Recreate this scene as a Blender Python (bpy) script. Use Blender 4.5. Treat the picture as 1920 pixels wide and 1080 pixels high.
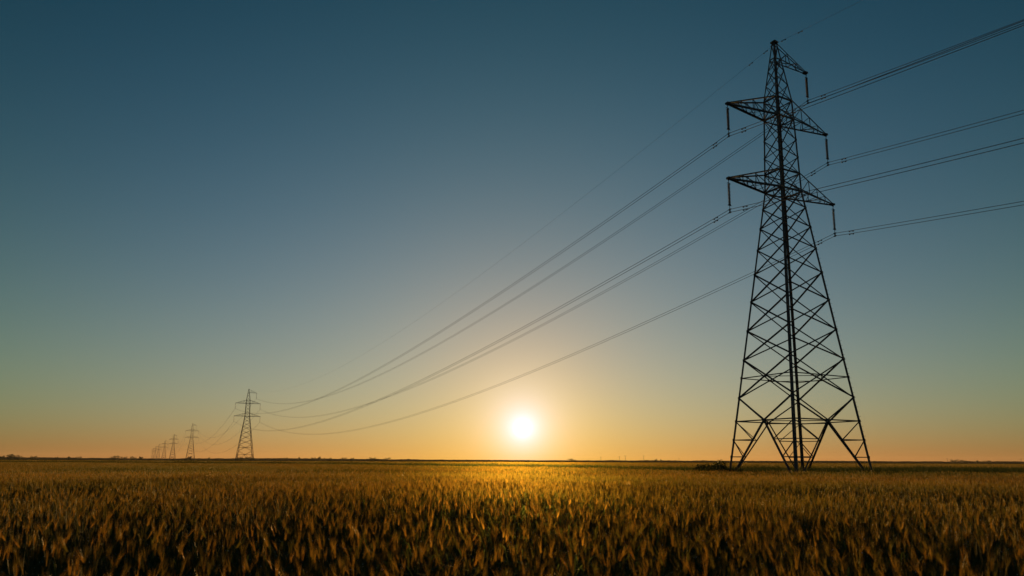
import bpy, bmesh, math, random
from mathutils import Vector, Matrix
R = math.radians
scene = bpy.context.scene
for o in list(bpy.data.objects):
    bpy.data.objects.remove(o)

# ------------------------------------------------------------------ camera
CAM_H = 1.65
FPX = 1328.0                      # focal length in pixels of a 1920 px wide frame
PITCH, ROLL = R(9.20), 0.00413
cam = bpy.data.cameras.new('camera')
cam.sensor_width = 36.0
cam.lens = 36.0 * FPX / 1920.0
cam.shift_y = 108.0 / 1920.0
cam.clip_start = 0.05
cam.clip_end = 40000.0
cam.dof.use_dof = True
cam.dof.focus_distance = 70.0
cam.dof.aperture_fstop = 2.2
cam_ob = bpy.data.objects.new('camera', cam)
scene.collection.objects.link(cam_ob)
fw = Vector((0, math.cos(PITCH), math.sin(PITCH)))
up = Vector((0, -math.sin(PITCH), math.cos(PITCH)))
rt = Vector((1, 0, 0))
r2 = rt * math.cos(ROLL) + up * math.sin(ROLL)
u2 = up * math.cos(ROLL) - rt * math.sin(ROLL)
cam_ob.matrix_world = Matrix(((r2.x, u2.x, -fw.x, 0), (r2.y, u2.y, -fw.y, 0), (r2.z, u2.z, -fw.z, CAM_H), (0, 0, 0, 1)))
scene.camera = cam_ob

# ------------------------------------------------------------------ sky and sun
SUN_EL, SUN_AZ = R(2.55), R(0.885)          # azimuth clockwise from +Y
sun_dir = Vector((math.sin(SUN_AZ) * math.cos(SUN_EL), math.cos(SUN_AZ) * math.cos(SUN_EL), math.sin(SUN_EL)))
world = bpy.data.worlds.new('World')
scene.world = world
world.use_nodes = True
wn = world.node_tree
for n in list(wn.nodes):
    wn.nodes.remove(n)
def N(tree, kind, **kw):
    n = tree.nodes.new(kind)
    for k, v in kw.items():
        if k.startswith('i_'):
            n.inputs[k[2:].replace('_', ' ')].default_value = v
        elif isinstance(k, str) and k.startswith('n') and k[1:].isdigit():
            n.inputs[int(k[1:])].default_value = v
        else:
            setattr(n, k, v)
    return n
def math_n(tree, op, a, b=None, c=None):
    n = tree.nodes.new('ShaderNodeMath')
    n.operation = op
    for i, x in enumerate((a, b, c)):
        if x is None:
            continue
        if isinstance(x, (int, float)):
            n.inputs[i].default_value = x
        else:
            tree.links.new(x, n.inputs[i])
    return n.outputs[0]
sky = N(wn, 'ShaderNodeTexSky', sky_type='NISHITA')
sky.sun_disc = False
sky.sun_elevation = SUN_EL
sky.sun_rotation = SUN_AZ
sky.altitude = 0.0
sky.air_density = 1.6
sky.dust_density = 0.1
sky.ozone_density = 6.0
SKY_STRENGTH = 0.15
# the sky model, developed like the photograph (one tone curve per channel, deeper overhead and away
# from the sun), plus the bright aureole of the low sun and its disc
tc = N(wn, 'ShaderNodeTexCoord')
nrm = N(wn, 'ShaderNodeVectorMath', operation='NORMALIZE')
wn.links.new(tc.outputs['Generated'], nrm.inputs[0])
dot = N(wn, 'ShaderNodeVectorMath', operation='DOT_PRODUCT')
wn.links.new(nrm.outputs[0], dot.inputs[0])
dot.inputs[1].default_value = sun_dir
sepd = N(wn, 'ShaderNodeSeparateXYZ')
wn.links.new(nrm.outputs[0], sepd.inputs[0])
cosang = math_n(wn, 'MINIMUM', dot.outputs['Value'], 0.9999999)
ang = math_n(wn, 'MULTIPLY', math_n(wn, 'ARCCOSINE', cosang), 180.0 / math.pi)
sinel = math_n(wn, 'MINIMUM', math_n(wn, 'MAXIMUM', sepd.outputs['Z'], 0.0), 0.62)
away = math_n(wn, 'MINIMUM', math_n(wn, 'SUBTRACT', 1.0, cosang), 0.42)
disc = math_n(wn, 'EXPONENT', math_n(wn, 'MULTIPLY', math_n(wn, 'POWER', math_n(wn, 'MULTIPLY', ang, 1 / 0.46), 2.0), -1.0))
seps = N(wn, 'ShaderNodeSeparateColor')
wn.links.new(sky.outputs[0], seps.inputs[0])
comb = N(wn, 'ShaderNodeCombineColor')
#        gain    gamma   glow1   glow2   overhead away   spread1 spread2 disc
GRADE = ((0.5680, -0.0395, 0.5761, 0.4635, 6.578, 3.35, 3.801, 8.908, 0.8),
         (1.8400, 0.8404, 0.6900, 0.2880, 2.998, 0.263, 2.231, 16.613, 0.8),
         (0.7950, 0.4499, 1.3800, 0.0300, 1.551, 2.244, 1.387, 11.0, 0.7))
for ch, (ga, gm, g1, g2, ov, aw, s1, s2, dc) in enumerate(GRADE):
    glow1 = math_n(wn, 'EXPONENT', math_n(wn, 'MULTIPLY', ang, -1 / s1))
    glow2 = math_n(wn, 'EXPONENT', math_n(wn, 'MULTIPLY', ang, -1 / s2))
    lev = math_n(wn, 'MAXIMUM', math_n(wn, 'MULTIPLY', seps.outputs[ch], SKY_STRENGTH), 1e-4)
    base = math_n(wn, 'MULTIPLY', math_n(wn, 'POWER', lev, gm), ga)
    fall = math_n(wn, 'EXPONENT', math_n(wn, 'MULTIPLY_ADD', sinel, -ov, math_n(wn, 'MULTIPLY', away, -aw)))
    val = math_n(wn, 'MULTIPLY', base, fall)
    val = math_n(wn, 'MULTIPLY_ADD', glow1, g1, val)
    val = math_n(wn, 'MULTIPLY_ADD', glow2, g2, val)
    val = math_n(wn, 'MULTIPLY_ADD', disc, dc, val)
    wn.links.new(math_n(wn, 'MULTIPLY', val, 1.0 / SKY_STRENGTH), comb.inputs[ch])
bg = N(wn, 'ShaderNodeBackground')
bg.inputs['Strength'].default_value = SKY_STRENGTH
wout = N(wn, 'ShaderNodeOutputWorld')
wn.links.new(comb.outputs[0], bg.inputs['Color'])
wn.links.new(bg.outputs[0], wout.inputs['Surface'])

sun = bpy.data.lights.new('sun', 'SUN')
sun.energy = 5.0
sun.angle = R(0.53)
sun.color = (1.0, 0.54, 0.15)
sun_ob = bpy.data.objects.new('sun', sun)
scene.collection.objects.link(sun_ob)
sun_ob.rotation_euler = sun_dir.to_track_quat('Z', 'Y').to_euler()

scene.view_settings.view_transform = 'Standard'
scene.view_settings.look = 'None'
scene.view_settings.exposure = 0.0
scene.view_settings.gamma = 1.0
scene.cycles.use_denoising = True
scene.cycles.sample_clamp_indirect = 6.0
scene.cycles.max_bounces = 8
scene.cycles.transparent_max_bounces = 8
scene.cycles.volume_bounces = 0

COL = scene.collection
rnd = random.Random(7)

# ------------------------------------------------------------------ helpers
def tag(o, label=None, cat=None, group=None, kind=None):
    if label: o['label'] = label
    if cat: o['category'] = cat
    if group: o['group'] = group
    if kind: o['kind'] = kind
    return o
def mesh_from(name, verts, faces, mats, mat_idx=None, smooth=False):
    me = bpy.data.meshes.new(name)
    me.from_pydata([tuple(v) for v in verts], [], faces)
    for m in mats: me.materials.append(m)
    if mat_idx: me.polygons.foreach_set('material_index', mat_idx)
    if smooth: me.polygons.foreach_set('use_smooth', [True] * len(me.polygons))
    me.update()
    return me
def link(name, data, parent=None, loc=None):
    o = bpy.data.objects.new(name, data)
    COL.objects.link(o)
    if parent is not None: o.parent = parent
    if loc is not None: o.location = loc
    return o
class MB:
    def __init__(self): self.v, self.f, self.m = [], [], []
    def add(self, verts, faces, mi=0):
        b = len(self.v)
        self.v += [tuple(x) for x in verts]
        self.f += [tuple(i + b for i in f) for f in faces]
        self.m += [mi] * len(faces)
    def angle(self, p, q, s, e1, e2, t=None, centre=(0.5, 0.0)):
        """an L-section steel angle from p to q; e1, e2 roughly the directions of its two flanges"""
        p, q = Vector(p), Vector(q)
        d = (q - p).normalized()
        a = (e1 - d * e1.dot(d)).normalized()
        b = e2 - d * e2.dot(d)
        b = (b - a * b.dot(a)).normalized()
        t = t or s * 0.14
        prof = [(0, 0), (s, 0), (s, t), (t, t), (t, s), (0, s)]
        o = a * (-s * centre[0]) + b * (-s * centre[1])
        vs = [p + o + a * x + b * y for x, y in prof] + [q + o + a * x + b * y for x, y in prof]
        fs = [(i, (i + 1) % 6, 6 + (i + 1) % 6, 6 + i) for i in range(6)]
        fs += [(0, 3, 2, 1), (0, 5, 4, 3), (6, 7, 8, 9), (6, 9, 10, 11)]
        self.add(vs, fs)
    def box(self, c, sx, sy, sz, rot=None):
        c = Vector(c)
        vs = []
        for z in (-1, 1):
            for y in (-1, 1):
                for x in (-1, 1):
                    w = Vector((x * sx / 2, y * sy / 2, z * sz / 2))
                    vs.append(c + (rot @ w if rot else w))
        self.add(vs, [(0, 2, 3, 1), (4, 5, 7, 6), (0, 1, 5, 4), (2, 6, 7, 3), (0, 4, 6, 2), (1, 3, 7, 5)])
    def tube(self, pts, r, n=6, cap=True):
        pts = [Vector(p) for p in pts]
        rings = []
        for i, p in enumerate(pts):
            d = (pts[min(i + 1, len(pts) - 1)] - pts[max(i - 1, 0)]).normalized()
            a = d.cross(Vector((0, 0, 1)))
            if a.length < 1e-4: a = Vector((1, 0, 0))
            a.normalize()
            b = a.cross(d)
            rr = r[i] if isinstance(r, (list, tuple)) else r
            rings.append([p + (a * math.cos(2 * math.pi * k / n) + b * math.sin(2 * math.pi * k / n)) * rr for k in range(n)])
        vs = [v for rg in rings for v in rg]
        fs = [(i * n + k, i * n + (k + 1) % n, (i + 1) * n + (k + 1) % n, (i + 1) * n + k) for i in range(len(pts) - 1) for k in range(n)]
        if cap:
            fs.append(tuple(range(n)))
            fs.append(tuple((len(pts) - 1) * n + k for k in range(n)))
        self.add(vs, fs)
    def lathe(self, prof, c, n=12):
        """prof: (radius, z) pairs turned about the vertical through c"""
        c = Vector(c)
        vs = [c + Vector((r * math.cos(2 * math.pi * k / n), r * math.sin(2 * math.pi * k / n), z)) for r, z in prof for k in range(n)]
        fs = [(i * n + k, i * n + (k + 1) % n, (i + 1) * n + (k + 1) % n, (i + 1) * n + k) for i in range(len(prof) - 1) for k in range(n)]
        self.add(vs, fs)
    def mesh(self, name, mats, smooth=False):
        return mesh_from(name, self.v, self.f, mats if isinstance(mats, list) else [mats], self.m, smooth)
    def build(self, name, mat, parent=None, smooth=False):
        return link(name, self.mesh(name, mat, smooth), parent)

def bearing(px):
    """ground direction in which the photograph's column px (at the horizon) lies"""
    x, y = px - 960.0, 860.0 - 648.0
    X = x * math.cos(ROLL) + y * math.sin(ROLL)
    Y = -x * math.sin(ROLL) + y * math.cos(ROLL)
    return math.atan2(X / FPX, math.cos(PITCH) + Y / FPX * math.sin(PITCH))
def ground_at(px, dist):
    a = bearing(px)
    return Vector((dist * math.sin(a), dist * math.cos(a), 0))

# ------------------------------------------------------------------ materials
def new_mat(name):
    m = bpy.data.materials.new(name)
    m.use_nodes = True
    t = m.node_tree
    for n in list(t.nodes): t.nodes.remove(n)
    out = t.nodes.new('ShaderNodeOutputMaterial')
    return m, t, out
def noise_mat(name, c1, c2, scale, rough=0.7, metallic=0.0, detail=4.0, bump=0.0, spec=0.4):
    m, t, out = new_mat(name)
    tcn = N(t, 'ShaderNodeTexCoord')
    nz = N(t, 'ShaderNodeTexNoise')
    nz.inputs['Scale'].default_value = scale
    nz.inputs['Detail'].default_value = detail
    t.links.new(tcn.outputs['Object'], nz.inputs['Vector'])
    rp = N(t, 'ShaderNodeValToRGB')
    rp.color_ramp.elements[0].position = 0.35
    rp.color_ramp.elements[1].position = 0.68
    rp.color_ramp.elements[0].color = (*c1, 1)
    rp.color_ramp.elements[1].color = (*c2, 1)
    t.links.new(nz.outputs['Fac'], rp.inputs[0])
    b = N(t, 'ShaderNodeBsdfPrincipled')
    b.inputs['Roughness'].default_value = rough
    b.inputs['Metallic'].default_value = metallic
    b.inputs['Specular IOR Level'].default_value = spec
    t.links.new(rp.outputs[0], b.inputs['Base Color'])
    if bump:
        bp = N(t, 'ShaderNodeBump')
        bp.inputs['Strength'].default_value = bump
        t.links.new(nz.outputs['Fac'], bp.inputs['Height'])
        t.links.new(bp.outputs[0], b.inputs['Normal'])
    t.links.new(b.outputs[0], out.inputs[0])
    return m
def plant_mat(name, c1, c2, trans, field_scale=0.05, c3=None, rough=0.5, spec=0.12, fwd=0.13):
    """thin plant tissue: reflects and lets light through; colour varies stalk by stalk and over the field"""
    m, t, out = new_mat(name)
    at = N(t, 'ShaderNodeAttribute', attribute_name='tint')
    mix = N(t, 'ShaderNodeMix', data_type='RGBA')
    mix.inputs['A'].default_value = (*c1, 1)
    mix.inputs['B'].default_value = (*c2, 1)
    t.links.new(at.outputs['Fac'], mix.inputs['Factor'])
    col = mix.outputs['Result']
    if c3:
        oi = N(t, 'ShaderNodeObjectInfo')
        nz = N(t, 'ShaderNodeTexNoise')
        nz.inputs['Scale'].default_value = field_scale
        nz.inputs['Detail'].default_value = 3.0
        t.links.new(oi.outputs['Location'], nz.inputs['Vector'])
        rp = N(t, 'ShaderNodeMapRange')
        rp.inputs['From Min'].default_value = 0.42
        rp.inputs['From Max'].default_value = 0.68
        t.links.new(nz.outputs['Fac'], rp.inputs['Value'])
        m2 = N(t, 'ShaderNodeMix', data_type='RGBA')
        m2.inputs['B'].default_value = (*c3, 1)
        t.links.new(rp.outputs[0], m2.inputs['Factor'])
        t.links.new(col, m2.inputs['A'])
        col = m2.outputs['Result']
    b = N(t, 'ShaderNodeBsdfPrincipled')
    b.inputs['Roughness'].default_value = rough
    b.inputs['Specular IOR Level'].default_value = spec
    td = N(t, 'ShaderNodeBsdfTranslucent')
    rf = N(t, 'ShaderNodeBsdfRefraction')          # thin tissue scatters light mostly onwards
    rf.inputs['Roughness'].default_value = 0.8
    rf.inputs['IOR'].default_value = 1.12
    tr = N(t, 'ShaderNodeMixShader')
    tr.inputs[0].default_value = fwd
    t.links.new(td.outputs[0], tr.inputs[1])
    t.links.new(rf.outputs[0], tr.inputs[2])
    t.links.new(col, rf.inputs['Color'])
    ms = N(t, 'ShaderNodeMixShader')
    ms.inputs[0].default_value = trans
    t.links.new(col, b.inputs['Base Color'])
    t.links.new(col, td.inputs['Color'])
    t.links.new(b.outputs[0], ms.inputs[1])
    t.links.new(tr.outputs[0], ms.inputs[2])
    t.links.new(ms.outputs[0], out.inputs[0])
    return m

M_STEEL = noise_mat('galvanised_steel', (0.10, 0.095, 0.10), (0.17, 0.16, 0.155), 1.3, rough=0.75, metallic=0.35, spec=0.25)
M_PLATE = noise_mat('weathered_plate', (0.07, 0.065, 0.065), (0.13, 0.11, 0.10), 3.0, rough=0.8, metallic=0.3, spec=0.2)
M_GLASS = noise_mat('insulator_glaze', (0.05, 0.035, 0.03), (0.09, 0.06, 0.05), 5.0, rough=0.35, spec=0.4)
M_CABLE = noise_mat('aluminium_strand', (0.11, 0.11, 0.115), (0.17, 0.17, 0.17), 2.0, rough=0.7, metallic=0.4, spec=0.2)
M_CONC = noise_mat('footing_concrete', (0.26, 0.25, 0.23), (0.38, 0.36, 0.33), 4.0, rough=0.95, bump=0.2)
M_WOOD = noise_mat('pole_timber', (0.10, 0.07, 0.05), (0.16, 0.12, 0.08), 3.0, rough=0.9)
M_BARK = noise_mat('bark', (0.06, 0.045, 0.035), (0.11, 0.085, 0.06), 3.0, rough=0.95, bump=0.3)
M_BELT = noise_mat('far_foliage', (0.035, 0.03, 0.018), (0.06, 0.05, 0.026), 0.05, rough=1.0, spec=0.0)
M_STEM = plant_mat('barley_stem', (0.040, 0.064, 0.012), (0.090, 0.085, 0.018), 0.35, 0.05, (0.05, 0.075, 0.014))
M_LEAF = plant_mat('barley_leaf', (0.055, 0.105, 0.022), (0.090, 0.115, 0.028), 0.40, 0.05, (0.055, 0.110, 0.024), rough=0.55, spec=0.08)
M_EAR = plant_mat('barley_ear', (0.085, 0.090, 0.015), (0.38, 0.205, 0.032), 0.55, 0.05, (0.17, 0.165, 0.026), rough=0.5, spec=0.15)
M_AWN = plant_mat('barley_awn', (0.120, 0.120, 0.020), (0.50, 0.270, 0.042), 0.60, 0.05, (0.22, 0.205, 0.032), rough=0.4, spec=0.2)
M_GRASS = plant_mat('rough_grass_blade', (0.026, 0.050, 0.012), (0.050, 0.064, 0.016), 0.35, 0.08, (0.026, 0.044, 0.012), rough=0.7, spec=0.03)
M_BUSH = plant_mat('bush_leaf', (0.024, 0.040, 0.012), (0.048, 0.062, 0.018), 0.22)
M_TREE = plant_mat('tree_leaf', (0.028, 0.035, 0.012), (0.055, 0.055, 0.018), 0.25)
m, t, out = new_mat('dew')
b = N(t, 'ShaderNodeBsdfPrincipled')
b.inputs['Base Color'].default_value = (0.9, 0.93, 0.95, 1)
b.inputs['Roughness'].default_value = 0.30
b.inputs['Metallic'].default_value = 1.0
b.inputs['IOR'].default_value = 1.33
t.links.new(b.outputs[0], out.inputs[0])
M_DEW = m

# ------------------------------------------------------------------ the ground
m, t, out = new_mat('field_soil_and_crop')
tcn = N(t, 'ShaderNodeTexCoord')
mp = N(t, 'ShaderNodeMapping')
mp.inputs['Scale'].default_value = (0.0016, 0.012, 1)
t.links.new(tcn.outputs['Object'], mp.inputs[0])
nz = N(t, 'ShaderNodeTexNoise')
nz.inputs['Scale'].default_value = 1.0
nz.inputs['Detail'].default_value = 5.0
t.links.new(mp.outputs[0], nz.inputs['Vector'])
rp = N(t, 'ShaderNodeValToRGB')
rp.color_ramp.elements[0].position = 0.38
rp.color_ramp.elements[0].color = (0.055, 0.060, 0.018, 1)
rp.color_ramp.elements[1].position = 0.62
rp.color_ramp.elements[1].color = (0.17, 0.125, 0.045, 1)
t.links.new(nz.outputs['Fac'], rp.inputs[0])
nz2 = N(t, 'ShaderNodeTexNoise')
nz2.inputs['Scale'].default_value = 3.0
nz2.inputs['Detail'].default_value = 6.0
t.links.new(tcn.outputs['Object'], nz2.inputs['Vector'])
mx = N(t, 'ShaderNodeMix', data_type='RGBA', blend_type='MULTIPLY')
mx.inputs['Factor'].default_value = 0.6
t.links.new(rp.outputs[0], mx.inputs['A'])
t.links.new(nz2.outputs['Color'], mx.inputs['B'])
b = N(t, 'ShaderNodeBsdfDiffuse')
t.links.new(mx.outputs['Result'], b.inputs['Color'])
t.links.new(b.outputs[0], out.inputs[0])
M_GROUND = m
GR = 6000.0
gm = MB()
rings = [0.0, 20, 60, 150, 400, 1000, 2500, GR]
nseg = 72
gv = [(0, 0, 0)] + [(r * math.sin(2 * math.pi * k / nseg), r * math.cos(2 * math.pi * k / nseg), 0) for r in rings[1:] for k in range(nseg)]
gf = [(0, 1 + (k + 1) % nseg, 1 + k) for k in range(nseg)]
for i in range(len(rings) - 2):
    a, c = 1 + i * nseg, 1 + (i + 1) * nseg
    gf += [(a + k, a + (k + 1) % nseg, c + (k + 1) % nseg, c + k) for k in range(nseg)]
gm.add(gv, gf)
tag(gm.build('ground', M_GROUND), kind='structure')

# ------------------------------------------------------------------ the pylon
ZS = -0.45
Z = {k: v + ZS for k, v in dict(top=41.80, p1=39.99, p2=38.83, p3=37.33, uu=35.71, ul=33.87, c1=31.80, c2=30.06, lu=28.46, ll=26.72,
     b1=25.13, b2=23.26, b3=21.22, b4=18.95, b5=16.40, b6=13.71, b7=11.06, r1=9.44, b8=7.66, r2=5.59, k1=3.95, k2=2.48).items()}
WK = [(0.45 + ZS, 4.230), (26.715 + ZS, 1.163), (35.714 + ZS, 0.917), (41.80 + ZS, 0.169)]
EX = 1.1386
def hw(z):
    for (z0, w0), (z1, w1) in zip(WK, WK[1:]):
        if z <= z1:
            return w0 + (w1 - w0) * (z - z0) / (z1 - z0)
    return WK[-1][1]
CORN = {'L': (-1, 1), 'R': (1, -1), 'N': (-1, -1), 'F': (1, 1)}
FACES = (('N', 'L'), ('L', 'F'), ('F', 'R'), ('R', 'N'))
def corner(c, z):
    w = hw(z)
    return Vector((CORN[c][0] * w * EX, CORN[c][1] * w / EX, z))
def lerp(a, b, t): return a + (b - a) * t
ARM = {'TR': (1, 4.236, 'p1', 'top', -0.2), 'UL': (-1, 6.555, 'ul', 'uu', 0.0), 'UR': (1, 6.555, 'ul', 'uu', 0.0),
       'LL': (-1, 6.854, 'll', 'lu', 0.0), 'LR': (1, 6.854, 'll', 'lu', 0.0)}
HANG = 3.0
def arm_tip(k):
    s, l, zl, zu, dz = ARM[k]
    return Vector((s * l, 0, Z[zl] + dz))

def make_pylon(k_=1.0):
    root = link('pylon', None)
    def face_n(c1, c2):
        a = Vector((*CORN[c1], 0)); b_ = Vector((*CORN[c2], 0))
        return (a + b_).normalized()
    def bar(name, p, q, s, n, parent=root, inset=0.0):
        n = Vector(n)
        d = (q - p).normalized()
        side = d.cross(n)
        mb = MB()
        mb.angle(p - n * inset, q - n * inset, s * k_, side, -n)
        return mb.build(name, M_STEEL, parent)
    # legs, each a run of steel angles with gusset plates and step bolts
    for c, (sx, sy) in CORN.items():
        mb = MB()
        lv = [-0.3, Z['b8'], Z['b4'], Z['ll'], Z['uu'], Z['top']]
        for i, (z0, z1) in enumerate(zip(lv, lv[1:])):
            mb.angle(corner(c, z0), corner(c, z1), (0.21, 0.19, 0.17, 0.16, 0.12)[i] * k_, Vector((-sx, 0, 0)), Vector((0, -sy, 0)), centre=(0, 0))
        leg = mb.build('leg', M_STEEL, root)
        ft = MB()
        p = corner(c, 0)
        ft.lathe([(0.0, 0.42), (0.24, 0.42), (0.30, 0.36), (0.42, -0.3)], (p.x, p.y, 0), 16)
        ft.build('footing', M_CONC, leg)
        gp = MB()
        for k in ('c1', 'c2', 'b1', 'b2', 'b3', 'b4', 'b5', 'b6', 'b7', 'b8', 'r1', 'r2', 'k1', 'k2'):
            q = corner(c, Z[k])
            s = 0.20 if Z[k] < 24 else 0.15
            gp.box(q + Vector((-sx * s * 0.35, sy * 0.012, 0)), s, 0.012, s * 1.1)
            gp.box(q + Vector((sx * 0.012, -sy * s * 0.35, 0)), 0.012, s, s * 1.1)
        g = gp.build('gusset_plate', M_PLATE, leg)
        g['kind'] = 'stuff'
        if c in ('N', 'R'):
            sb = MB()
            z = 3.0
            i = 0
            while z < Z['ll']:
                q = corner(c, z)
                d = Vector((sx, 0, 0)) if i % 2 else Vector((0, sy, 0))
                sb.tube([q, q + d * 0.17], 0.011, 5)
                z += 0.42; i += 1
            sb.build('step_bolt', M_STEEL, leg)['kind'] = 'stuff'
    # X bracing on the four faces
    stack = [('p1', 'p2'), ('p2', 'p3'), ('p3', 'uu'), ('ul', 'c1'), ('c1', 'c2'), ('c2', 'lu'), ('ll', 'b1'), ('b1', 'b2'), ('b2', 'b3'),
             ('b3', 'b4'), ('b4', 'b5'), ('b5', 'b6'), ('b6', 'b7'), ('b7', 'b8')]
    for f, (c1, c2) in enumerate(FACES):
        n = face_n(c1, c2)
        if abs(CORN[c1][0] - CORN[c2][0]) < 1: n = Vector((CORN[c1][0], 0, 0))
        else: n = Vector((0, CORN[c1][1], 0))
        for i, (hi, lo) in enumerate(stack):
            s = 0.065 if i < 3 else 0.075 if i < 6 else 0.10 if i < 10 else 0.115
            bar('diagonal_brace', corner(c1, Z[hi]), corner(c2, Z[lo]), s, n)
            bar('diagonal_brace', corner(c2, Z[hi]), corner(c1, Z[lo]), s, n, inset=0.06 + s * 0.3)
        for hi, lo in (('uu', 'ul'), ('lu', 'll')):
            bar('diagonal_brace', corner(c1, Z[hi]), corner(c2, Z[lo]), 0.075, n)
            bar('diagonal_brace', corner(c2, Z[hi]), corner(c1, Z[lo]), 0.075, n, inset=0.085)
        bar('diagonal_brace', corner(c1 if f % 2 else c2, Z['top'] - 0.25), corner(c2 if f % 2 else c1, Z['p1']), 0.06, n)
        for k, s in (('p1', 0.08), ('uu', 0.12), ('ul', 0.13), ('lu', 0.12), ('ll', 0.14), ('r1', 0.08), ('r2', 0.10)):
            bar('horizontal_strut', corner(c1, Z[k]), corner(c2, Z[k]), s, n, inset=-0.012)
        # plan bracing ties the middles of neighbouring faces
        c3 = FACES[(f + 1) % 4][1]
        for k, s in (('r1', 0.06), ('r2', 0.07), ('ul', 0.06), ('ll', 0.07)):
            bar('plan_brace', lerp(corner(c1, Z[k]), corner(c2, Z[k]), 0.5), lerp(corner(c2, Z[k]), corner(c3, Z[k]), 0.5), s, Vector((0, 0, 1)), inset=0.05)
        # the portal below: from the last nodes to the middle of the strut, and from there to the footings
        apex = lerp(corner(c1, Z['r2']), corner(c2, Z['r2']), 0.5)
        for c in (c1, c2):
            bar('diagonal_brace', corner(c, Z['b8']), apex, 0.12, n, inset=0.02)
            foot = corner(c, -0.35)
            bar('portal_brace', apex, foot, 0.135, n, inset=0.03)
            def on_brace(z): return lerp(apex, foot, (Z['r2'] - z) / (Z['r2'] + 0.35))
            bar('portal_tie', corner(c, Z['k1']), on_brace(Z['k1']), 0.075, n, inset=0.015)
            bar('portal_tie', corner(c, Z['k2']), on_brace(Z['k2']), 0.075, n, inset=0.015)
            bar('portal_tie', corner(c, Z['r2']), on_brace(Z['k1']), 0.07, n, inset=0.035)
            bar('portal_tie', corner(c, Z['k1']), on_brace(Z['k2']), 0.07, n, inset=0.035)
    # peak
    pk = MB()
    w = hw(Z['top'])
    pk.box((0, 0, Z['top'] + 0.02), w * 2 * EX + 0.16, w * 2 / EX + 0.2, 0.16)
    pk.box((0, 0, Z['top'] + 0.15), 0.22, 0.34, 0.12)
    pk.build('peak_plate', M_PLATE, root)
    sc_ = MB()
    sc_.box((0, 0, Z['top'] - 0.16), 0.10, 0.9, 0.07)
    sc_.build('earth_wire_bracket', M_PLATE, root)
    # crossarms
    for k, (s, l, zl, zu, dz) in ARM.items():
        arm = link('crossarm', None, root)
        arm['label'] = {'TR': 'short single arm reaching right just below the peak', 'UL': 'left half of the upper crossarm', 'UR': 'right half of the upper crossarm',
                        'LL': 'left half of the lower crossarm', 'LR': 'right half of the lower crossarm'}[k]
        tip = arm_tip(k)
        cs = ('N', 'L') if s < 0 else ('R', 'F')
        cs_z = {c: (corner(c, Z[zl]), corner(c, Z[zu] - (0.12 if zu == 'top' else 0))) for c in cs}
        t2 = {c: tip + Vector((-s * 0.10, CORN[c][1] * 0.10, 0)) for c in cs}
        t3 = {c: tip + Vector((-s * 0.10, CORN[c][1] * 0.07, 0.10)) for c in cs}
        big = 0.11 if k == 'TR' else 0.15
        for c in cs:
            bar('bottom_chord', cs_z[c][0], t2[c], big, Vector((0, CORN[c][1], 0)), arm)
            bar('top_chord', cs_z[c][1], t3[c], big * 0.72, Vector((0, CORN[c][1], 0)), arm)
            ts = (0.25, 0.5, 0.75) if k != 'TR' else (0.35, 0.68)
            pb = None
            for j, tt in enumerate(ts):
                a = lerp(cs_z[c][0], t2[c], tt); b_ = lerp(cs_z[c][1], t3[c], tt)
                bar('lacing_bar', a, b_, 0.05, Vector((0, CORN[c][1], 0)), arm)
                prev = cs_z[c][0] if j == 0 else lerp(cs_z[c][0], t2[c], ts[j - 1])
                bar('lacing_bar', prev, b_, 0.05, Vector((0, CORN[c][1], 0)), arm, inset=0.05)
        lo = {c: cs_z[c][0] for c in cs}
        a, b_ = cs
        ts = (0.22, 0.45, 0.68, 0.86) if k != 'TR' else (0.4, 0.75)
        prev = 0.0
        for j, tt in enumerate(ts):
            bar('lacing_bar', lerp(lo[a], t2[a], tt), lerp(lo[b_], t2[b_], tt), 0.05, Vector((0, 0, -1)), arm)
            x, y = (a, b_) if j % 2 else (b_, a)
            bar('lacing_bar', lerp(lo[x], t2[x], prev), lerp(lo[y], t2[y], tt), 0.05, Vector((0, 0, -1)), arm, inset=0.05)
            prev = tt
        tp = MB()
        tp.box(tip + Vector((-s * 0.10, 0, 0.03)), 0.42, 0.34, 0.17)
        tp.box(tip + Vector((0.0, 0, -0.10)), 0.14, 0.05, 0.16)
        tp.build('hanger_plate', M_PLATE, arm)
        # insulator string
        ins = link('insulator_string', None, root)
        top, drop = tip + Vector((0, 0, -0.14)), HANG - 0.14
        rod = MB()
        rod.tube([top + Vector((0, 0, 0.06)), top + Vector((0, 0, -0.34))], 0.028, 8)
        rod.box(top + Vector((0, 0, -0.30)), 0.34, 0.05, 0.05)
        rod.tube([top + Vector((0.17, 0, -0.30)), top + Vector((0.20, 0, -0.40))], 0.015, 6)
        rod.tube([top + Vector((-0.17, 0, -0.30)), top + Vector((-0.20, 0, -0.40))], 0.015, 6)
        rod.build('upper_fitting', M_PLATE, ins)
        dsk = MB()
        prof = []
        n_d, z0, z1 = 15, -0.36, -(drop - 0.58)
        for i in range(n_d):
            za = lerp(z0, z1, i / n_d); h = (z1 - z0) / n_d
            prof += [(0.045, za), (0.050, za + h * 0.30), (0.130, za + h * 0.62), (0.128, za + h * 0.72), (0.05, za + h * 0.80)]
        prof.append((0.045, z1))
        dsk.lathe(prof, top, 14)
        dsk.build('disc_stack', M_GLASS, ins, smooth=False)
        lf = MB()
        lf.tube([top + Vector((0, 0, z1)), top + Vector((0, 0, -drop - 0.16))], 0.026, 8)
        lf.box(top + Vector((0, 0, z1 - 0.08)), 0.40, 0.05, 0.05)
        lf.lathe([(0.0, 0.05), (0.10, 0.03), (0.12, -0.03), (0.0, -0.06)], top + Vector((0, 0, z1 - 0.03)), 12)
        lf.box(top + Vector((0, 0, -drop)), 0.07, 0.10, 0.42)
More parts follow.
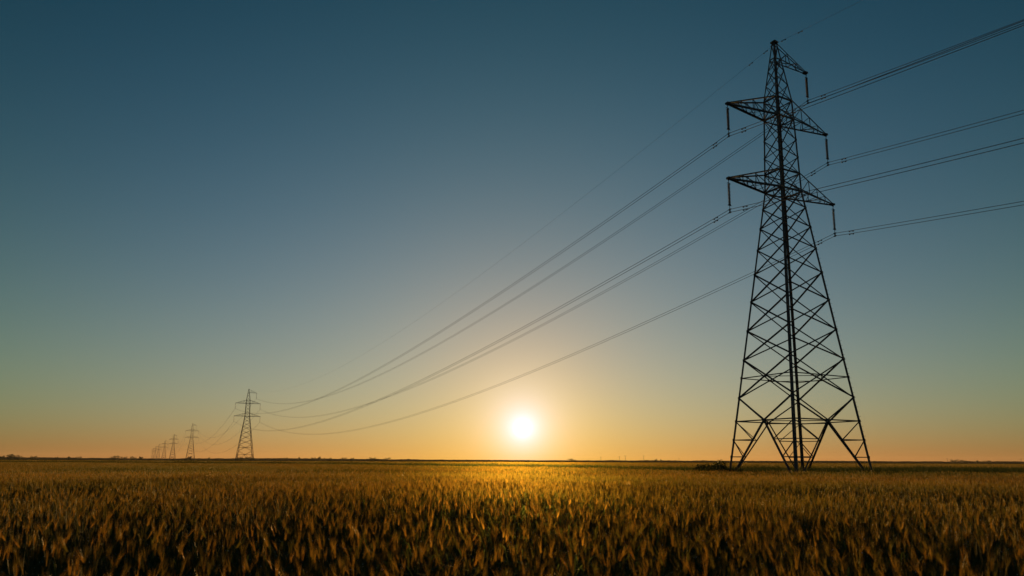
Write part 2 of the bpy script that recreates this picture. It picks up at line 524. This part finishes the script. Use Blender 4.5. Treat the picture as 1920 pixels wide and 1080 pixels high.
        lf.build('yoke', M_PLATE, ins)
        for dz_ in (0.14, -0.14):
            cl = MB()
            cl.tube([top + Vector((0, -0.20, -drop + dz_ - 0.02)), top + Vector((0, -0.08, -drop + dz_)), top + Vector((0, 0.08, -drop + dz_)), top + Vector((0, 0.20, -drop + dz_ - 0.02))], [0.03, 0.055, 0.055, 0.03], 8)
            cl.build('suspension_clamp', M_PLATE, ins)
    return root

AZ = R(28.03)
UX = Vector((math.cos(AZ), math.sin(AZ), 0))
VY = Vector((-math.sin(AZ), math.cos(AZ), 0))
T1 = Vector((25.07, 62.50, 0))
SPOTS = [T1, T1 + VY * 375.3 + UX * 4.5, T1 + VY * 803.9 + UX * 6.2, T1 + VY * 1230 + UX * 9, T1 + VY * 1640 + UX * 12,
         T1 + VY * 2080 + UX * 15, T1 + VY * 2450 + UX * 18, T1 + VY * 2850 + UX * 21]
SINK = [0, -1.0, -1.6, -0.5, -0.5, -0.5, -0.5, -0.5]
P_LABEL = ['tall lattice pylon in the right foreground, two full crossarms and a short top arm',
           'second pylon of the line, small and brown above the left horizon',
           'third pylon of the line, half as tall as the one right of it',
           'fourth pylon of the line, left of the taller third',
           'fifth pylon of the line, faint above the left horizon',
           'sixth pylon of the line, thin and pale in the haze',
           'seventh pylon of the line, tiny and overlapped by the last',
           'farthest pylon of the line, leftmost and faintest on the horizon']
pylon = make_pylon()
def copy_tree(o, parent=None):
    c = o.copy()
    COL.objects.link(c)
    c.parent = parent
    for ch in list(o.children):
        copy_tree(ch, c)
    return c
# the far copies, too small to show their parts, are one mesh each
far_v, far_f, far_m = [], [], []
def gather(o):
    if o.type == 'MESH' and o.name.split('.')[0] not in ('step_bolt', 'footing', 'suspension_clamp', 'gusset_plate'):
        b_ = len(far_v)
        far_v.extend(tuple(v.co) for v in o.data.vertices)
        far_f.extend(tuple(i + b_ for i in p.vertices) for p in o.data.polygons)
    for ch in o.children: gather(ch)
heavy = make_pylon(1.8)
gather(heavy)
def drop_tree(o):
    for ch in list(o.children): drop_tree(ch)
    bpy.data.objects.remove(o)
drop_tree(heavy)
far_mesh = mesh_from('pylon_far', far_v, far_f, [M_STEEL])
for i, sp in enumerate(SPOTS):
    if i == 0: o = pylon
    elif i < 3: o = copy_tree(pylon)
    else: o = link('pylon', far_mesh)
    o.location = sp + Vector((0, 0, SINK[i]))
    o.rotation_euler = (0, 0, AZ)
    tag(o, P_LABEL[i], 'pylon', 'pylons of the power line')

# ------------------------------------------------------------------ the cables
SAG_A = {'UL': 11.1, 'LL': 11.0, 'UR': 12.6, 'LR': 12.2, 'TR': 12.7, 'S': 11.9}
SAG_B = {'UL': 12.6, 'LL': 13.4, 'UR': 13.9, 'LR': 13.3, 'TR': 13.4, 'S': 11.5}
T0 = T1 - VY * 380
def attach(k, i, dz):
    sp = T0 if i < 0 else SPOTS[i]
    sk = 0 if i < 0 else SINK[i]
    if k == 'S': return sp + Vector((0, 0, Z['top'] - 0.16 + sk + dz))
    tip = arm_tip(k)
    return sp + UX * tip.x + Vector((0, 0, tip.z - HANG + sk + dz))
def span_pt(a, c, sag, t):
    return a * (1 - t) + c * t - Vector((0, 0, 4 * sag * t * (1 - t)))
def damper(parent, p, d):
    mb = MB()
    dn = Vector((0, 0, -0.075))
    mb.tube([p + Vector((0, 0, 0.03)), p + dn], 0.022, 6)
    mb.tube([p + dn - d * 0.24, p + dn + d * 0.24], 0.011, 5)
    for s in (-1, 1):
        q = p + dn + d * (s * 0.19)
        mb.tube([q - d * 0.085, q - d * 0.05, q + d * 0.05, q + d * 0.085], [0.02, 0.05, 0.05, 0.02], 8)
    mb.build('damper', M_PLATE, parent)
where = {'UL': 'left tip of the near pylon\'s upper crossarm', 'UR': 'right tip of the near pylon\'s upper crossarm',
         'LL': 'left tip of the near pylon\'s lower crossarm', 'LR': 'right tip of the near pylon\'s lower crossarm', 'TR': 'near pylon\'s short top arm'}
def cable(k, dz, rad, label):
    pts = []
    n_sp = len(SPOTS) - 1
    a, c = attach(k, 0, dz), attach(k, -1, dz)
    for j in range(48, 0, -1): pts.append(span_pt(a, c, SAG_B[k], (j / 48) ** 1.4))
    for i in range(n_sp):
        a, c = attach(k, i, dz), attach(k, i + 1, dz)
        ln = (c - a).length
        sag = SAG_A[k] * (ln / 375.0) ** 2
        sag = min(sag, 15.5)
        nn = 64 if i == 0 else 30
        for j in range(nn): pts.append(span_pt(a, c, sag, j / nn if i else (j / nn) ** 1.3))
    pts.append(c)
    mb = MB()
    mb.tube(pts, rad, 6)
    o = mb.build('conductor_cable' if k != 'S' else 'earth_wire', M_CABLE, smooth=True)
    tag(o, label, 'cable', 'cables of the power line')
    a = attach(k, 0, dz)
    for c, sg, dd in ((attach(k, 1, dz), SAG_A[k], 1.75), (attach(k, -1, dz), SAG_B[k], 1.75)):
        dists = (dd,) if k != 'S' else (1.1, 3.0)
        for q in dists:
            tt = q / (c - a).length
            p = span_pt(a, c, sg, tt)
            damper(o, p, (span_pt(a, c, sg, tt * 1.1) - p).normalized())
    return o
for k in ('TR', 'UL', 'UR', 'LL', 'LR'):
    cable(k, 0.14, 0.021, f'upper cable of the pair from the {where[k]}')
    cable(k, -0.14, 0.021, f'lower cable of the pair from the {where[k]}')
cable('S', 0, 0.008, 'thin single earth wire running over the very tops of the pylons')

# ------------------------------------------------------------------ barley, grass: plants in small patches, laid out over the field
class PB:
    """collects plant geometry with a 'tint' value per vertex"""
    def __init__(self): self.v, self.f, self.m, self.t = [], [], [], []
    def strip(self, pts, widths, side, mi, tint):
        b_ = len(self.v)
        n = len(pts)
        for p, w in zip(pts, widths):
            self.v += [tuple(p - side * w), tuple(p + side * w)]
            self.t += [tint, tint]
        for i in range(n - 1):
            k = b_ + 2 * i
            self.f.append((k, k + 1, k + 3, k + 2)); self.m.append(mi)
    def tri(self, a, c, d, mi, tint):
        b_ = len(self.v)
        self.v += [tuple(a), tuple(c), tuple(d)]
        self.t += [tint] * 3
        self.f.append((b_, b_ + 1, b_ + 2)); self.m.append(mi)
    def spindle(self, pts, rads, n, mi, tint):
        b_ = len(self.v)
        d = (pts[-1] - pts[0]).normalized()
        a = d.cross(Vector((0.3, 0.9, 0.1))).normalized()
        c = d.cross(a)
        for p, r in zip(pts, rads):
            for k in range(n):
                q = 2 * math.pi * k / n
                self.v.append(tuple(p + (a * math.cos(q) + c * math.sin(q)) * r)); self.t.append(tint)
        for i in range(len(pts) - 1):
            for k in range(n):
                self.f.append((b_ + i * n + k, b_ + i * n + (k + 1) % n, b_ + (i + 1) * n + (k + 1) % n, b_ + (i + 1) * n + k)); self.m.append(mi)
    def drop(self, p, r, mi):
        b_ = len(self.v)
        vs = [(0, 0, 1), (1, 0, 0), (0, 1, 0), (-1, 0, 0), (0, -1, 0), (0, 0, -1)]
        self.v += [tuple(p + Vector(x) * r) for x in vs]
        self.t += [0.5] * 6
        self.f += [tuple(b_ + i for i in f) for f in ((0, 1, 2), (0, 2, 3), (0, 3, 4), (0, 4, 1), (5, 2, 1), (5, 3, 2), (5, 4, 3), (5, 1, 4))]
        self.m += [mi] * 8
    def mesh(self, name, mats):
        me = mesh_from(name, self.v, self.f, mats, self.m)
        me.polygons.foreach_set('use_smooth', [k == 4 for k in self.m])
        at = me.attributes.new('tint', 'FLOAT', 'POINT')
        at.data.foreach_set('value', self.t)
        return me
BM = [M_STEM, M_LEAF, M_EAR, M_AWN, M_DEW]
def stalk(pb, x, y, rg, fine=True, ears=0.4):
    h = rg.gauss(0.745, 0.105)
    eared = rg.random() < ears
    if not eared: h -= rg.uniform(-0.05, 0.18)
    elif rg.random() < 0.3: h -= rg.uniform(0.03, 0.16)
    tint = rg.random()
    lean_a = rg.gauss(0.3, 1.0)
    lean = abs(rg.gauss(0.05, 0.06))
    ld = Vector((math.cos(lean_a), math.sin(lean_a), 0))
    base = Vector((x, y, 0))
    top = base + Vector((0, 0, h)) + ld * (h * lean)
    mid = base + Vector((0, 0, h * 0.55)) + ld * (h * lean * 0.25)
    ph = rg.uniform(0, math.pi)
    side = Vector((math.cos(ph), math.sin(ph), 0))
    k = 1.0 if fine else 1.9
    if fine:
        pb.spindle([base, mid, top], [0.0022, 0.0019, 0.0014], 3, 0, tint)
    else:
        pb.strip([base, mid, top], [0.003 * k, 0.003 * k, 0.002 * k], side, 0, tint)
    # leaves: arching blades
    for j in range(3 if fine else 2):
        z0 = h * rg.uniform(0.30, 0.82)
        a = rg.uniform(0, 2 * math.pi)
        d = Vector((math.cos(a), math.sin(a), 0))
        s2 = Vector((-d.y, d.x, 0))
        L = rg.uniform(0.14, 0.27)
        rise = rg.uniform(0.45, 1.0)
        p0 = lerp(base, top, z0 / h)
        pts = [p0, p0 + d * L * 0.33 + Vector((0, 0, L * 0.52 * rise)), p0 + d * L * 0.72 + Vector((0, 0, L * 0.62 * rise)), p0 + d * L * 1.05 + Vector((0, 0, L * rg.uniform(0.1, 0.6) * rise))]
        w = rg.uniform(0.0026, 0.0048) * (1.0 if fine else 1.8)
        pb.strip(pts, [w * 0.7, w, w * 0.75, 0.0006], s2, 1, tint)
        if fine and rg.random() < 0.10:
            pb.drop(lerp(pts[1], pts[2], rg.random()) + Vector((0, 0, 0.002)), rg.uniform(0.0018, 0.0042), 4)
    if not eared: return
    # ear: upright or nodding spike of grains with long awns
    nod = abs(rg.gauss(0.2, 0.32))
    ed = (Vector((0, 0, 1)) + ld * nod).normalized()
    el = rg.uniform(0.048, 0.075)
    e1 = top + ed * el
    es = ed.cross(Vector((math.cos(ph), math.sin(ph), 0.0))).normalized()
    en = ed.cross(es)
    if fine:
        pts = [top + ed * (el * q) for q in (0, 0.15, 0.5, 0.85, 1.0)]
        pb.strip(pts, [0.0012, 0.0036, 0.0042, 0.003, 0.0008], es, 2, tint)
        pb.strip(pts, [0.0012, 0.0030, 0.0034, 0.0024, 0.0008], en, 2, tint)
        for j in range(13):
            q = j / 13
            p = top + ed * (el * (0.08 + 0.86 * q))
            sg = 1 if j % 2 else -1
            dirn = (ed * 1.0 + es * sg * rg.uniform(0.04, 0.30) + en * rg.uniform(-0.22, 0.22)).normalized()
            # one plump grain and its awn
            pb.tri(p + es * sg * 0.003, p + es * sg * 0.0095 + ed * 0.006, p + es * sg * 0.006 + ed * 0.014, 2, tint)
            al = rg.uniform(0.070, 0.115)
            tipp = p + dirn * al + ed * 0.01
            wv = dirn.cross(Vector((rg.uniform(-1, 1), rg.uniform(-1, 1), rg.uniform(-1, 1)))).normalized() * 0.0008
            pb.tri(p - wv + es * sg * 0.005, p + wv + es * sg * 0.005, tipp, 3, tint)
        if rg.random() < 0.22:
            pb.drop(tipp, rg.uniform(0.0018, 0.0036), 4)
    else:
        pb.strip([top, top + ed * el * 0.5, e1], [0.004 * k, 0.0065 * k, 0.003 * k], es, 2, tint)
        pb.strip([top, top + ed * el * 0.5, e1], [0.003 * k, 0.0055 * k, 0.002 * k], en, 2, tint)
        for j in range(4):
            sg = (1, -1, 0.4, -0.4)[j]
            dirn = (ed + es * sg * rg.uniform(0.08, 0.34) + en * rg.uniform(-0.26, 0.26)).normalized()
            p = top + ed * el * rg.uniform(0.3, 0.9)
            wv = dirn.cross(Vector((rg.uniform(-1, 1), rg.uniform(-1, 1), 0.2))).normalized() * 0.0026
            pb.tri(p - wv, p + wv, p + dirn * rg.uniform(0.07, 0.10), 3, tint)
        if rg.random() < 0.03:
            pb.drop(e1 + ed * 0.05, rg.uniform(0.004, 0.007), 4)
def patch(name, size, n, fine, seed, ears):
    rg = random.Random(seed)
    pb = PB()
    for i in range(n):
        stalk(pb, rg.uniform(-size / 2, size / 2) * 1.1, rg.uniform(-size / 2, size / 2) * 1.1, rg, fine, ears)
    return pb.mesh(name, BM)
def grass_patch(name, size, n, seed):
    rg = random.Random(seed)
    pb = PB()
    for i in range(n):
        p = Vector((rg.uniform(-size / 2, size / 2) * 1.15, rg.uniform(-size / 2, size / 2) * 1.15, 0))
        h = abs(rg.gauss(0.62, 0.17))
        a = rg.uniform(0, 2 * math.pi)
        d = Vector((math.cos(a), math.sin(a), 0)) * rg.uniform(0.05, 0.4) * h
        tint = rg.random()
        sd = Vector((math.cos(a + 1.4), math.sin(a + 1.4), 0))
        w = rg.uniform(0.004, 0.010)
        pb.strip([p, p + d * 0.25 + Vector((0, 0, h * 0.55)), p + d * 0.7 + Vector((0, 0, h * 0.9)), p + d + Vector((0, 0, h))], [w, w * 0.9, w * 0.6, 0.001], sd, 0, tint)
        if rg.random() < 0.2:                        # seed head or weed leaf
            q = p + d + Vector((0, 0, h))
            pb.strip([q, q + Vector((0, 0, 0.06)), q + Vector((0, 0, 0.13))], [0.004, 0.012, 0.002], sd, 0, 1.0)
    return pb.mesh(name, [M_GRASS])

protos = {}
def proto_collection(name, meshes):
    c = bpy.data.collections.new(name)
    for i, me in enumerate(meshes):
        o = bpy.data.objects.new('%s_%02d' % (name, i), me)
        c.objects.link(o)
    return c
C_NEAR = proto_collection('barley_near', [patch('barley_near', 0.5, 108, True, 100 + i, (0.10, 0.15, 0.20, 0.24, 0.28, 0.33, 0.38, 0.42)[i]) for i in range(8)])
C_FAR = proto_collection('barley_far', [patch('barley_far', 1.6, 300, False, 200 + i, (0.22, 0.27, 0.31, 0.35, 0.39, 0.43)[i]) for i in range(6)])
C_GRASS = proto_collection('grass', [grass_patch('grass', 1.2, 150, 300 + i) for i in range(5)])

def scatter(name, pts, coll, label):
    """pts: (x, y, z, rotation, scale_xy, scale_z, index); an instance of the collection's patch at every point"""
    me = bpy.data.meshes.new(name)
    me.from_pydata([p[:3] for p in pts], [], [])
    for an, k in (('rot', 3), ('sxy', 4), ('sz', 5)):
        me.attributes.new(an, 'FLOAT', 'POINT').data.foreach_set('value', [p[k] for p in pts])
    me.attributes.new('idx', 'INT', 'POINT').data.foreach_set('value', [p[6] for p in pts])
    o = link(name, me)
    g = bpy.data.node_groups.new(name, 'GeometryNodeTree')
    g.interface.new_socket('Geometry', in_out='INPUT', socket_type='NodeSocketGeometry')
    g.interface.new_socket('Geometry', in_out='OUTPUT', socket_type='NodeSocketGeometry')
    gi = g.nodes.new('NodeGroupInput'); go = g.nodes.new('NodeGroupOutput')
    ci = g.nodes.new('GeometryNodeCollectionInfo')
    ci.inputs['Collection'].default_value = coll
    ci.inputs['Separate Children'].default_value = True
    ci.inputs['Reset Children'].default_value = True
    ip = g.nodes.new('GeometryNodeInstanceOnPoints')
    ip.inputs['Pick Instance'].default_value = True
    def attr(nm, tp='FLOAT'):
        n = g.nodes.new('GeometryNodeInputNamedAttribute')
        n.data_type = tp
        n.inputs['Name'].default_value = nm
        return n.outputs[0]
    cr = g.nodes.new('ShaderNodeCombineXYZ'); cs = g.nodes.new('ShaderNodeCombineXYZ')
    g.links.new(attr('rot'), cr.inputs['Z'])
    sx = attr('sxy')
    g.links.new(sx, cs.inputs['X']); g.links.new(sx, cs.inputs['Y']); g.links.new(attr('sz'), cs.inputs['Z'])
    g.links.new(gi.outputs[0], ip.inputs['Points'])
    g.links.new(ci.outputs[0], ip.inputs['Instance'])
    g.links.new(attr('idx', 'INT'), ip.inputs['Instance Index'])
    g.links.new(cr.outputs[0], ip.inputs['Rotation'])
    g.links.new(cs.outputs[0], ip.inputs['Scale'])
    g.links.new(ip.outputs[0], go.inputs[0])
    md = o.modifiers.new('scatter', 'NODES')
    md.node_group = g
    tag(o, label, None, None, 'stuff')
    return o

from mathutils import noise as mnoise
BOUND = [(-400, 175), (-85, 140), (-37, 128), (5, 84), (16, 58), (25, 53), (36, 57), (60, 66), (150, 84), (400, 130)]
def interp(tab, x):
    if x <= tab[0][0]: return tab[0][1]
    for (x0, y0), (x1, y1) in zip(tab, tab[1:]):
        if x <= x1: return y0 + (y1 - y0) * (x - x0) / (x1 - x0)
    return tab[-1][1]
def edge(x, y): return y - interp(BOUND, x) - 3.0 * mnoise.noise(Vector((x * 0.06, y * 0.06, 3.1)))
def verge_width(x): return 30 if x > -10 else 26
def height(x, y):
    return 1.0 + 0.10 * mnoise.noise(Vector((x * 0.11, y * 0.11, 0))) + 0.06 * mnoise.noise(Vector((x * 0.5, y * 0.5, 5)))
def pick(x, y, n):
    # sparser, greener crop by the field's edge near the viewer and in patches; fuller ears further in
    g = 0.02 + 0.70 * min(1.0, max(0.0, (y - 3.0) / 22.0)) + 0.55 * mnoise.noise(Vector((x * 0.13, y * 0.09, 17))) + 0.35 * mnoise.noise(Vector((x * 0.6, y * 0.6, 23)))
    return int(min(n - 1, max(0, (g + rnd.uniform(-0.14, 0.14)) * n)))
near_pts, far_pts, grass_pts = [], [], []
NEAR_END = 38.0
s = 0.5
yy = -3.0
while yy < NEAR_END:
    half = max(8.0, 0.80 * yy + 6.0)
    xx = -half
    while xx < half:
        x, y = xx + rnd.uniform(-0.09, 0.09), yy + rnd.uniform(-0.09, 0.09)
        near_pts.append((x, y, 0, rnd.choice((0, 0.5, 1, 1.5)) * math.pi + rnd.uniform(-0.3, 0.3), 1.0, height(x, y) * rnd.uniform(0.97, 1.03), pick(x, y, 8)))
        xx += s
    yy += s
s = 1.6
yy = NEAR_END + 0.55
while yy < 330:
    half = 0.80 * yy + 8.0
    st = s if yy < 170 else s * 1.25
    xx = -half + rnd.uniform(0, 1)
    while xx < half:
        x, y = xx + rnd.uniform(-0.2, 0.2), yy + rnd.uniform(-0.2, 0.2)
        e = edge(x, y)
        if e < 0 or e > verge_width(x):
            far_pts.append((x, y, 0, rnd.uniform(0, 6.28), st / s, height(x, y) * rnd.uniform(0.96, 1.05) * (0.97 if e < 0 else 0.93), pick(x, y, 6)))
        xx += st
    yy += st
s = 1.2
yy = 48.0
while yy < 215:
    half = 0.80 * yy + 8.0
    xx = -half + rnd.uniform(0, 1)
    while xx < half:
        x, y = xx + rnd.uniform(-0.3, 0.3), yy + rnd.uniform(-0.3, 0.3)
        e = edge(x, y)
        if -0.6 < e < verge_width(x) + 0.6 and rnd.random() < 0.93:
            hh = 1.12 + 0.42 * mnoise.noise(Vector((x * 0.16, y * 0.16, 9))) + 0.2 * mnoise.noise(Vector((x * 0.5, y * 0.5, 2)))
            grass_pts.append((x, y, 0, rnd.uniform(0, 6.28), 1.0, max(0.55, hh), rnd.randrange(5)))
        xx += s
    yy += s
scatter('barley_field', near_pts, C_NEAR, 'bearded barley of the near field, backlit by the low sun')
scatter('barley_field', far_pts, C_FAR, 'barley stretching away behind the front of the field')
scatter('rough_grass', grass_pts, C_GRASS, 'dark green rough grass in a strip around the pylon foot')

# ------------------------------------------------------------------ bushes by the pylon
def leaf_cloud(rg, n, blobs, leaf, mi, pb):
    for i in range(n):
        c, r = rg.choice(blobs)
        d = Vector((rg.gauss(0, 1), rg.gauss(0, 1), rg.gauss(0, 1)))
        d.normalize()
        p = Vector(c) + Vector((d.x * r[0], d.y * r[1], d.z * r[2])) * (rg.random() ** 0.4)
        if p.z < 0.03: p.z = rg.uniform(0.03, 0.2)
        a = Vector((rg.gauss(0, 1), rg.gauss(0, 1), rg.gauss(0, 1))).normalized()
        b_ = a.cross(Vector((rg.gauss(0, 1), rg.gauss(0, 1), rg.gauss(0, 1)))).normalized()
        l = leaf * rg.uniform(0.6, 1.4)
        k = len(pb.v)
        pb.v += [tuple(p - a * l), tuple(p + b_ * l * 0.45), tuple(p + a * l), tuple(p - b_ * l * 0.45)]
        pb.t += [rg.random()] * 4
        pb.f.append((k, k + 1, k + 2, k + 3)); pb.m.append(mi)
def bush(loc, w, h, seed, label, n=1500):
    rg = random.Random(seed)
    root = link('bush', None, None, loc)
    blobs = []
    for i in range(7):
        x = rg.uniform(-0.5, 0.5) * w
        hh = h * rg.uniform(0.8, 1.05) * (1 - 0.45 * abs(x) / (w * 0.5))
        blobs.append(((x * 0.8, rg.uniform(-0.2, 0.2) * w, hh * 0.5), (w * 0.24, w * 0.22, hh * 0.5)))
    pb = PB()
    leaf_cloud(rg, n * 5, blobs, 0.075, 0, pb)
    for i in range(9):                       # loose shoots sticking out of the outline
        c, r = rg.choice(blobs)
        p = Vector((c[0] + rg.uniform(-r[0], r[0]), c[1] + rg.uniform(-r[1], r[1]), c[2] + r[2] * 0.6))
        q = p + Vector((rg.uniform(-0.2, 0.2), rg.uniform(-0.2, 0.2), rg.uniform(0.15, 0.35) * h * 0.4))
        pb.strip([p, lerp(p, q, 0.5), q], [0.02, 0.035, 0.004], Vector((1, 0, 0)), 0, rg.random())
    link('foliage', pb.mesh('foliage', [M_BUSH]), root)
    st = MB()
    for i in range(7):
        c, r = blobs[i]
        st.tube([(c[0] * 0.25, c[1] * 0.25, -0.05), (c[0] * 0.7, c[1] * 0.7, c[2] * 0.6), (c[0], c[1], c[2] * 1.3)], [0.035, 0.025, 0.012], 6)
    st.build('stem', M_BARK, root)
    tag(root, label, 'bush')
bush(ground_at(1337, 66), 3.3, 2.1, 1, 'dark rounded bush just left of the near pylon\'s left foot')
bush(ground_at(1316, 68), 1.9, 1.3, 2, 'low bush left of the rounded one beside the pylon', 800)
bush(ground_at(1617, 69), 2.0, 1.15, 3, 'low weedy bush between the braces of the near pylon\'s right foot', 800)
bush(ground_at(1722, 76), 3.0, 1.2, 4, 'low dark bush in the grass right of the near pylon', 900)

# ------------------------------------------------------------------ far trees on the horizon
def tree_meshes(seed, wide):
    rg = random.Random(seed)
    blobs = []
    for i in range(13):
        a = rg.uniform(0, 6.28); rr = rg.random() ** 0.6 * wide * 0.5
        z = rg.uniform(0.06, 0.24) if i < 6 else rg.uniform(0.3, 0.70)
        if i < 6: rr = (i / 5) * wide * 0.5
        s_ = rg.uniform(0.18, 0.28)
        blobs.append(((math.cos(a) * rr, math.sin(a) * rr, z), (s_ * wide, s_ * wide, s_)))
    pb = PB()
    leaf_cloud(rg, 1400, blobs, 0.05, 0, pb)
    cr = pb.mesh('crown', [M_TREE])
    mb = MB()
    mb.tube([(0, 0, -0.03), (0.01, 0, 0.25), (0, 0.01, 0.55)], [0.045, 0.035, 0.015], 8)
    for i in range(5):
        c, r = blobs[i]
        mb.tube([(0, 0, 0.25 + 0.04 * i), (c[0] * 0.5, c[1] * 0.5, c[2] * 0.75), c], [0.02, 0.014, 0.006], 5)
    return cr, mb.mesh('trunk', M_BARK)
TM = [tree_meshes(21, 1.0), tree_meshes(22, 1.5), tree_meshes(23, 1.25), tree_meshes(24, 2.0)]
# column in the photograph, rise above the field edge in pixels, width in pixels, distance
FAR_TREES = [(4, 3.6, 10, 'low dark tree cut by the left edge of the picture'),
    (19, 6.6, 14, 'tallest dark tree near the left edge of the horizon'),
    (33, 4.0, 16, 'wide low tree right of the tallest one at far left'),
    (62, 3.0, 11, 'small rounded tree standing alone near the left edge'),
    (106, 2.2, 6, 'tiny tree on the left horizon, left of a larger one'),
    (129, 3.0, 9, 'small tree halfway between the left edge and the long copse'),
    (146, 2.2, 13, 'flat low tree just right of the small one at left'),
    (215, 4.2, 16, 'broad domed tree at the left end of the copse left of the pylon row'),
    (232, 2.8, 12, 'second tree of the copse left of the pylon row'),
    (250, 3.0, 11, 'third tree of the copse left of the pylon row'),
    (264, 3.4, 9, 'last tree of the copse left of the pylon row'),
    (356, 4.6, 9, 'pointed tree at the foot of the third pylon'),
    (392, 2.4, 6, 'tiny tree midway between the second and third pylons'),
    (449, 3.0, 10, 'dark bushy tree at the left foot of the second pylon'),
    (464, 3.8, 14, 'dark bushy tree at the right foot of the second pylon'),
    (536, 3.0, 9, 'first small tree right of the second pylon'),
    (561, 3.8, 8, 'rounded lone tree right of the second pylon'),
    (588, 3.2, 10, 'low tree left of the domed one in the middle copse'),
    (599, 5.0, 10, 'domed tree, tallest in the copse between pylons and sun'),
    (607, 2.6, 7, 'low tree right of the domed one in the middle copse'),
    (620, 3.0, 7, 'small pointed tree right of the middle copse'),
    (645, 3.0, 15, 'wide low tree left of a rounded one, left of the sun'),
    (661, 3.2, 9, 'rounded tree right of the wide low one'),
    (699, 3.4, 14, 'broad tree on the horizon, midway between middle copse and sun'),
    (725, 3.2, 17, 'broadest low tree on the horizon left of the sun'),
    (1073, 2.6, 21, 'long low tree on the horizon just right of the sun'),
    (1230, 3.2, 6, 'small rounded tree right of the distant poles'),
    (1239, 2.4, 6, 'low tree touching the right of a rounded one beyond the poles'),
    (1789, 3.8, 13, 'domed tree on the right horizon, tallest right of the near pylon'),
    (1808, 2.6, 15, 'flat tree right of the domed one on the right horizon'),
    (1832, 2.6, 6, 'small tree second from last on the right horizon'),
    (1847, 2.0, 17, 'long flat tree, last on the right horizon')]
for i, (px, rise, wpx, lab) in enumerate(FAR_TREES):
    dist = 1500 + 420 * ((i * 37) % 10) / 10
    loc = ground_at(px, dist)
    hh = rise * 1.12 / FPX * dist + 3.2
    ww = wpx / FPX * dist
    vi = (0, 2, 1, 3)[min(3, int(ww / hh / 0.8))]
    cr, tk = TM[vi]
    root = link('far_tree', None, None, loc)
    root.rotation_euler = (0, 0, i * 1.7)
    wide = (1.0, 1.5, 1.25, 2.0)[vi]
    root.scale = (ww / wide / 1.25, ww / wide / 1.25, hh)
    link('crown', cr, root); link('trunk', tk, root)
    tag(root, lab, 'tree', 'trees along the horizon')

# a hedge belt closes the fields all along the horizon
def belt(y0, hgt, seed, label, span=(-62, 62), n=900, depth=40):
    rg = random.Random(seed)
    vs, fs = [], []
    prof = [(0, 0), (0.05, 0.55), (0.2, 0.9), (0.5, 1.0), (0.85, 0.8), (1, 0)]
    for i in range(n + 1):
        a = R(span[0] + (span[1] - span[0]) * i / n)
        x = math.tan(a) * y0
        big = mnoise.noise(Vector((x * 0.0025, seed, 0)))
        h_ = hgt * (0.62 + 0.35 * big + 0.22 * mnoise.noise(Vector((x * 0.02, seed, 4))) + 0.14 * mnoise.noise(Vector((x * 0.12, seed, 8))))
        h_ *= 1.0 - 0.45 * math.exp(-((math.degrees(a) - 3.0) / 9.0) ** 2)
        h_ = max(0.6, h_)
        yo = 60 * mnoise.noise(Vector((x * 0.002, seed, 12)))
        for py, pz in prof:
            vs.append((x + rg.uniform(-1, 1), y0 + yo + (py - 0.5) * depth + rg.uniform(-1, 1), -0.2 if pz == 0 else h_ * pz * rg.uniform(0.9, 1.05)))
    m_ = len(prof)
    for i in range(n):
        for k in range(m_ - 1):
            fs.append((i * m_ + k, i * m_ + k + 1, (i + 1) * m_ + k + 1, (i + 1) * m_ + k))
    o = link('tree_belt', mesh_from('tree_belt', vs, fs, [M_BELT]))
    tag(o, label, None, None, 'stuff')
belt(1950, 6.2, 3, 'dark belt of scrub and trees along the whole horizon')

# ------------------------------------------------------------------ far poles right of the sun
def far_pole(px, rise, bar_w, dist, label):
    root = link('utility_pole', None, None, ground_at(px, dist))
    h_ = rise / FPX * dist + 1.65
    root.rotation_euler = (0, 0, -bearing(px) + 0.2)
    mb = MB()
    mb.tube([(0, 0, -0.3), (0, 0, h_ * 0.5), (0, 0, h_)], [0.22, 0.19, 0.15], 8)
    mb.build('post', M_WOOD, root)
    if bar_w:
        ca = MB()
        ca.box((0, -0.18, h_ - 0.55), bar_w, 0.16, 0.2)
        ca.build('crossbar', M_WOOD, root)
        for s_ in (-0.44, 0, 0.44):
            iz = MB()
            iz.lathe([(0.0, 0.34), (0.07, 0.32), (0.10, 0.2), (0.06, 0.12), (0.04, 0.0)], (s_ * bar_w, -0.18, h_ - 0.45), 8)
            iz.build('pin_insulator', M_GLASS, root)
    tag(root, label, 'pole', 'poles on the horizon right of the sun')
far_pole(1126.5, 7.0, 2.4, 1150, 'thin far pole nearest to the sun on its right')
far_pole(1161.5, 8.0, 2.4, 1120, 'far pole standing close left of the pole with a crossbar')
far_pole(1172.5, 9.5, 3.2, 1000, 'far pole with a clear crossbar, second of three near together')
far_pole(1207.0, 9.5, 2.6, 1000, 'far pole standing apart, right of the pair')
far_pole(1273.0, 5.5, 1.8, 1300, 'short far pole midway between the sun and the near pylon')
far_pole(1776.0, 6.0, 2.2, 1250, 'thin far pole left of the domed tree at right')
far_pole(1914.0, 5.5, 2.6, 1250, 'thin far pole at the right edge of the picture')

# ------------------------------------------------------------------ the air
HAZE = 0.000022
if HAZE:
    hz = MB()
    hz.box((0, 0, 21.5), 12400, 12400, 45.0)
    m, t, out = new_mat('haze_air')
    pv = N(t, 'ShaderNodeVolumePrincipled')
    pv.inputs['Color'].default_value = (0.92, 0.90, 0.88, 1)
    pv.inputs['Density'].default_value = HAZE
    pv.inputs['Anisotropy'].default_value = 0.3
    t.links.new(pv.outputs[0], out.inputs['Volume'])
    tag(hz.build('haze', m), 'thin evening haze over the fields', None, None, 'stuff')
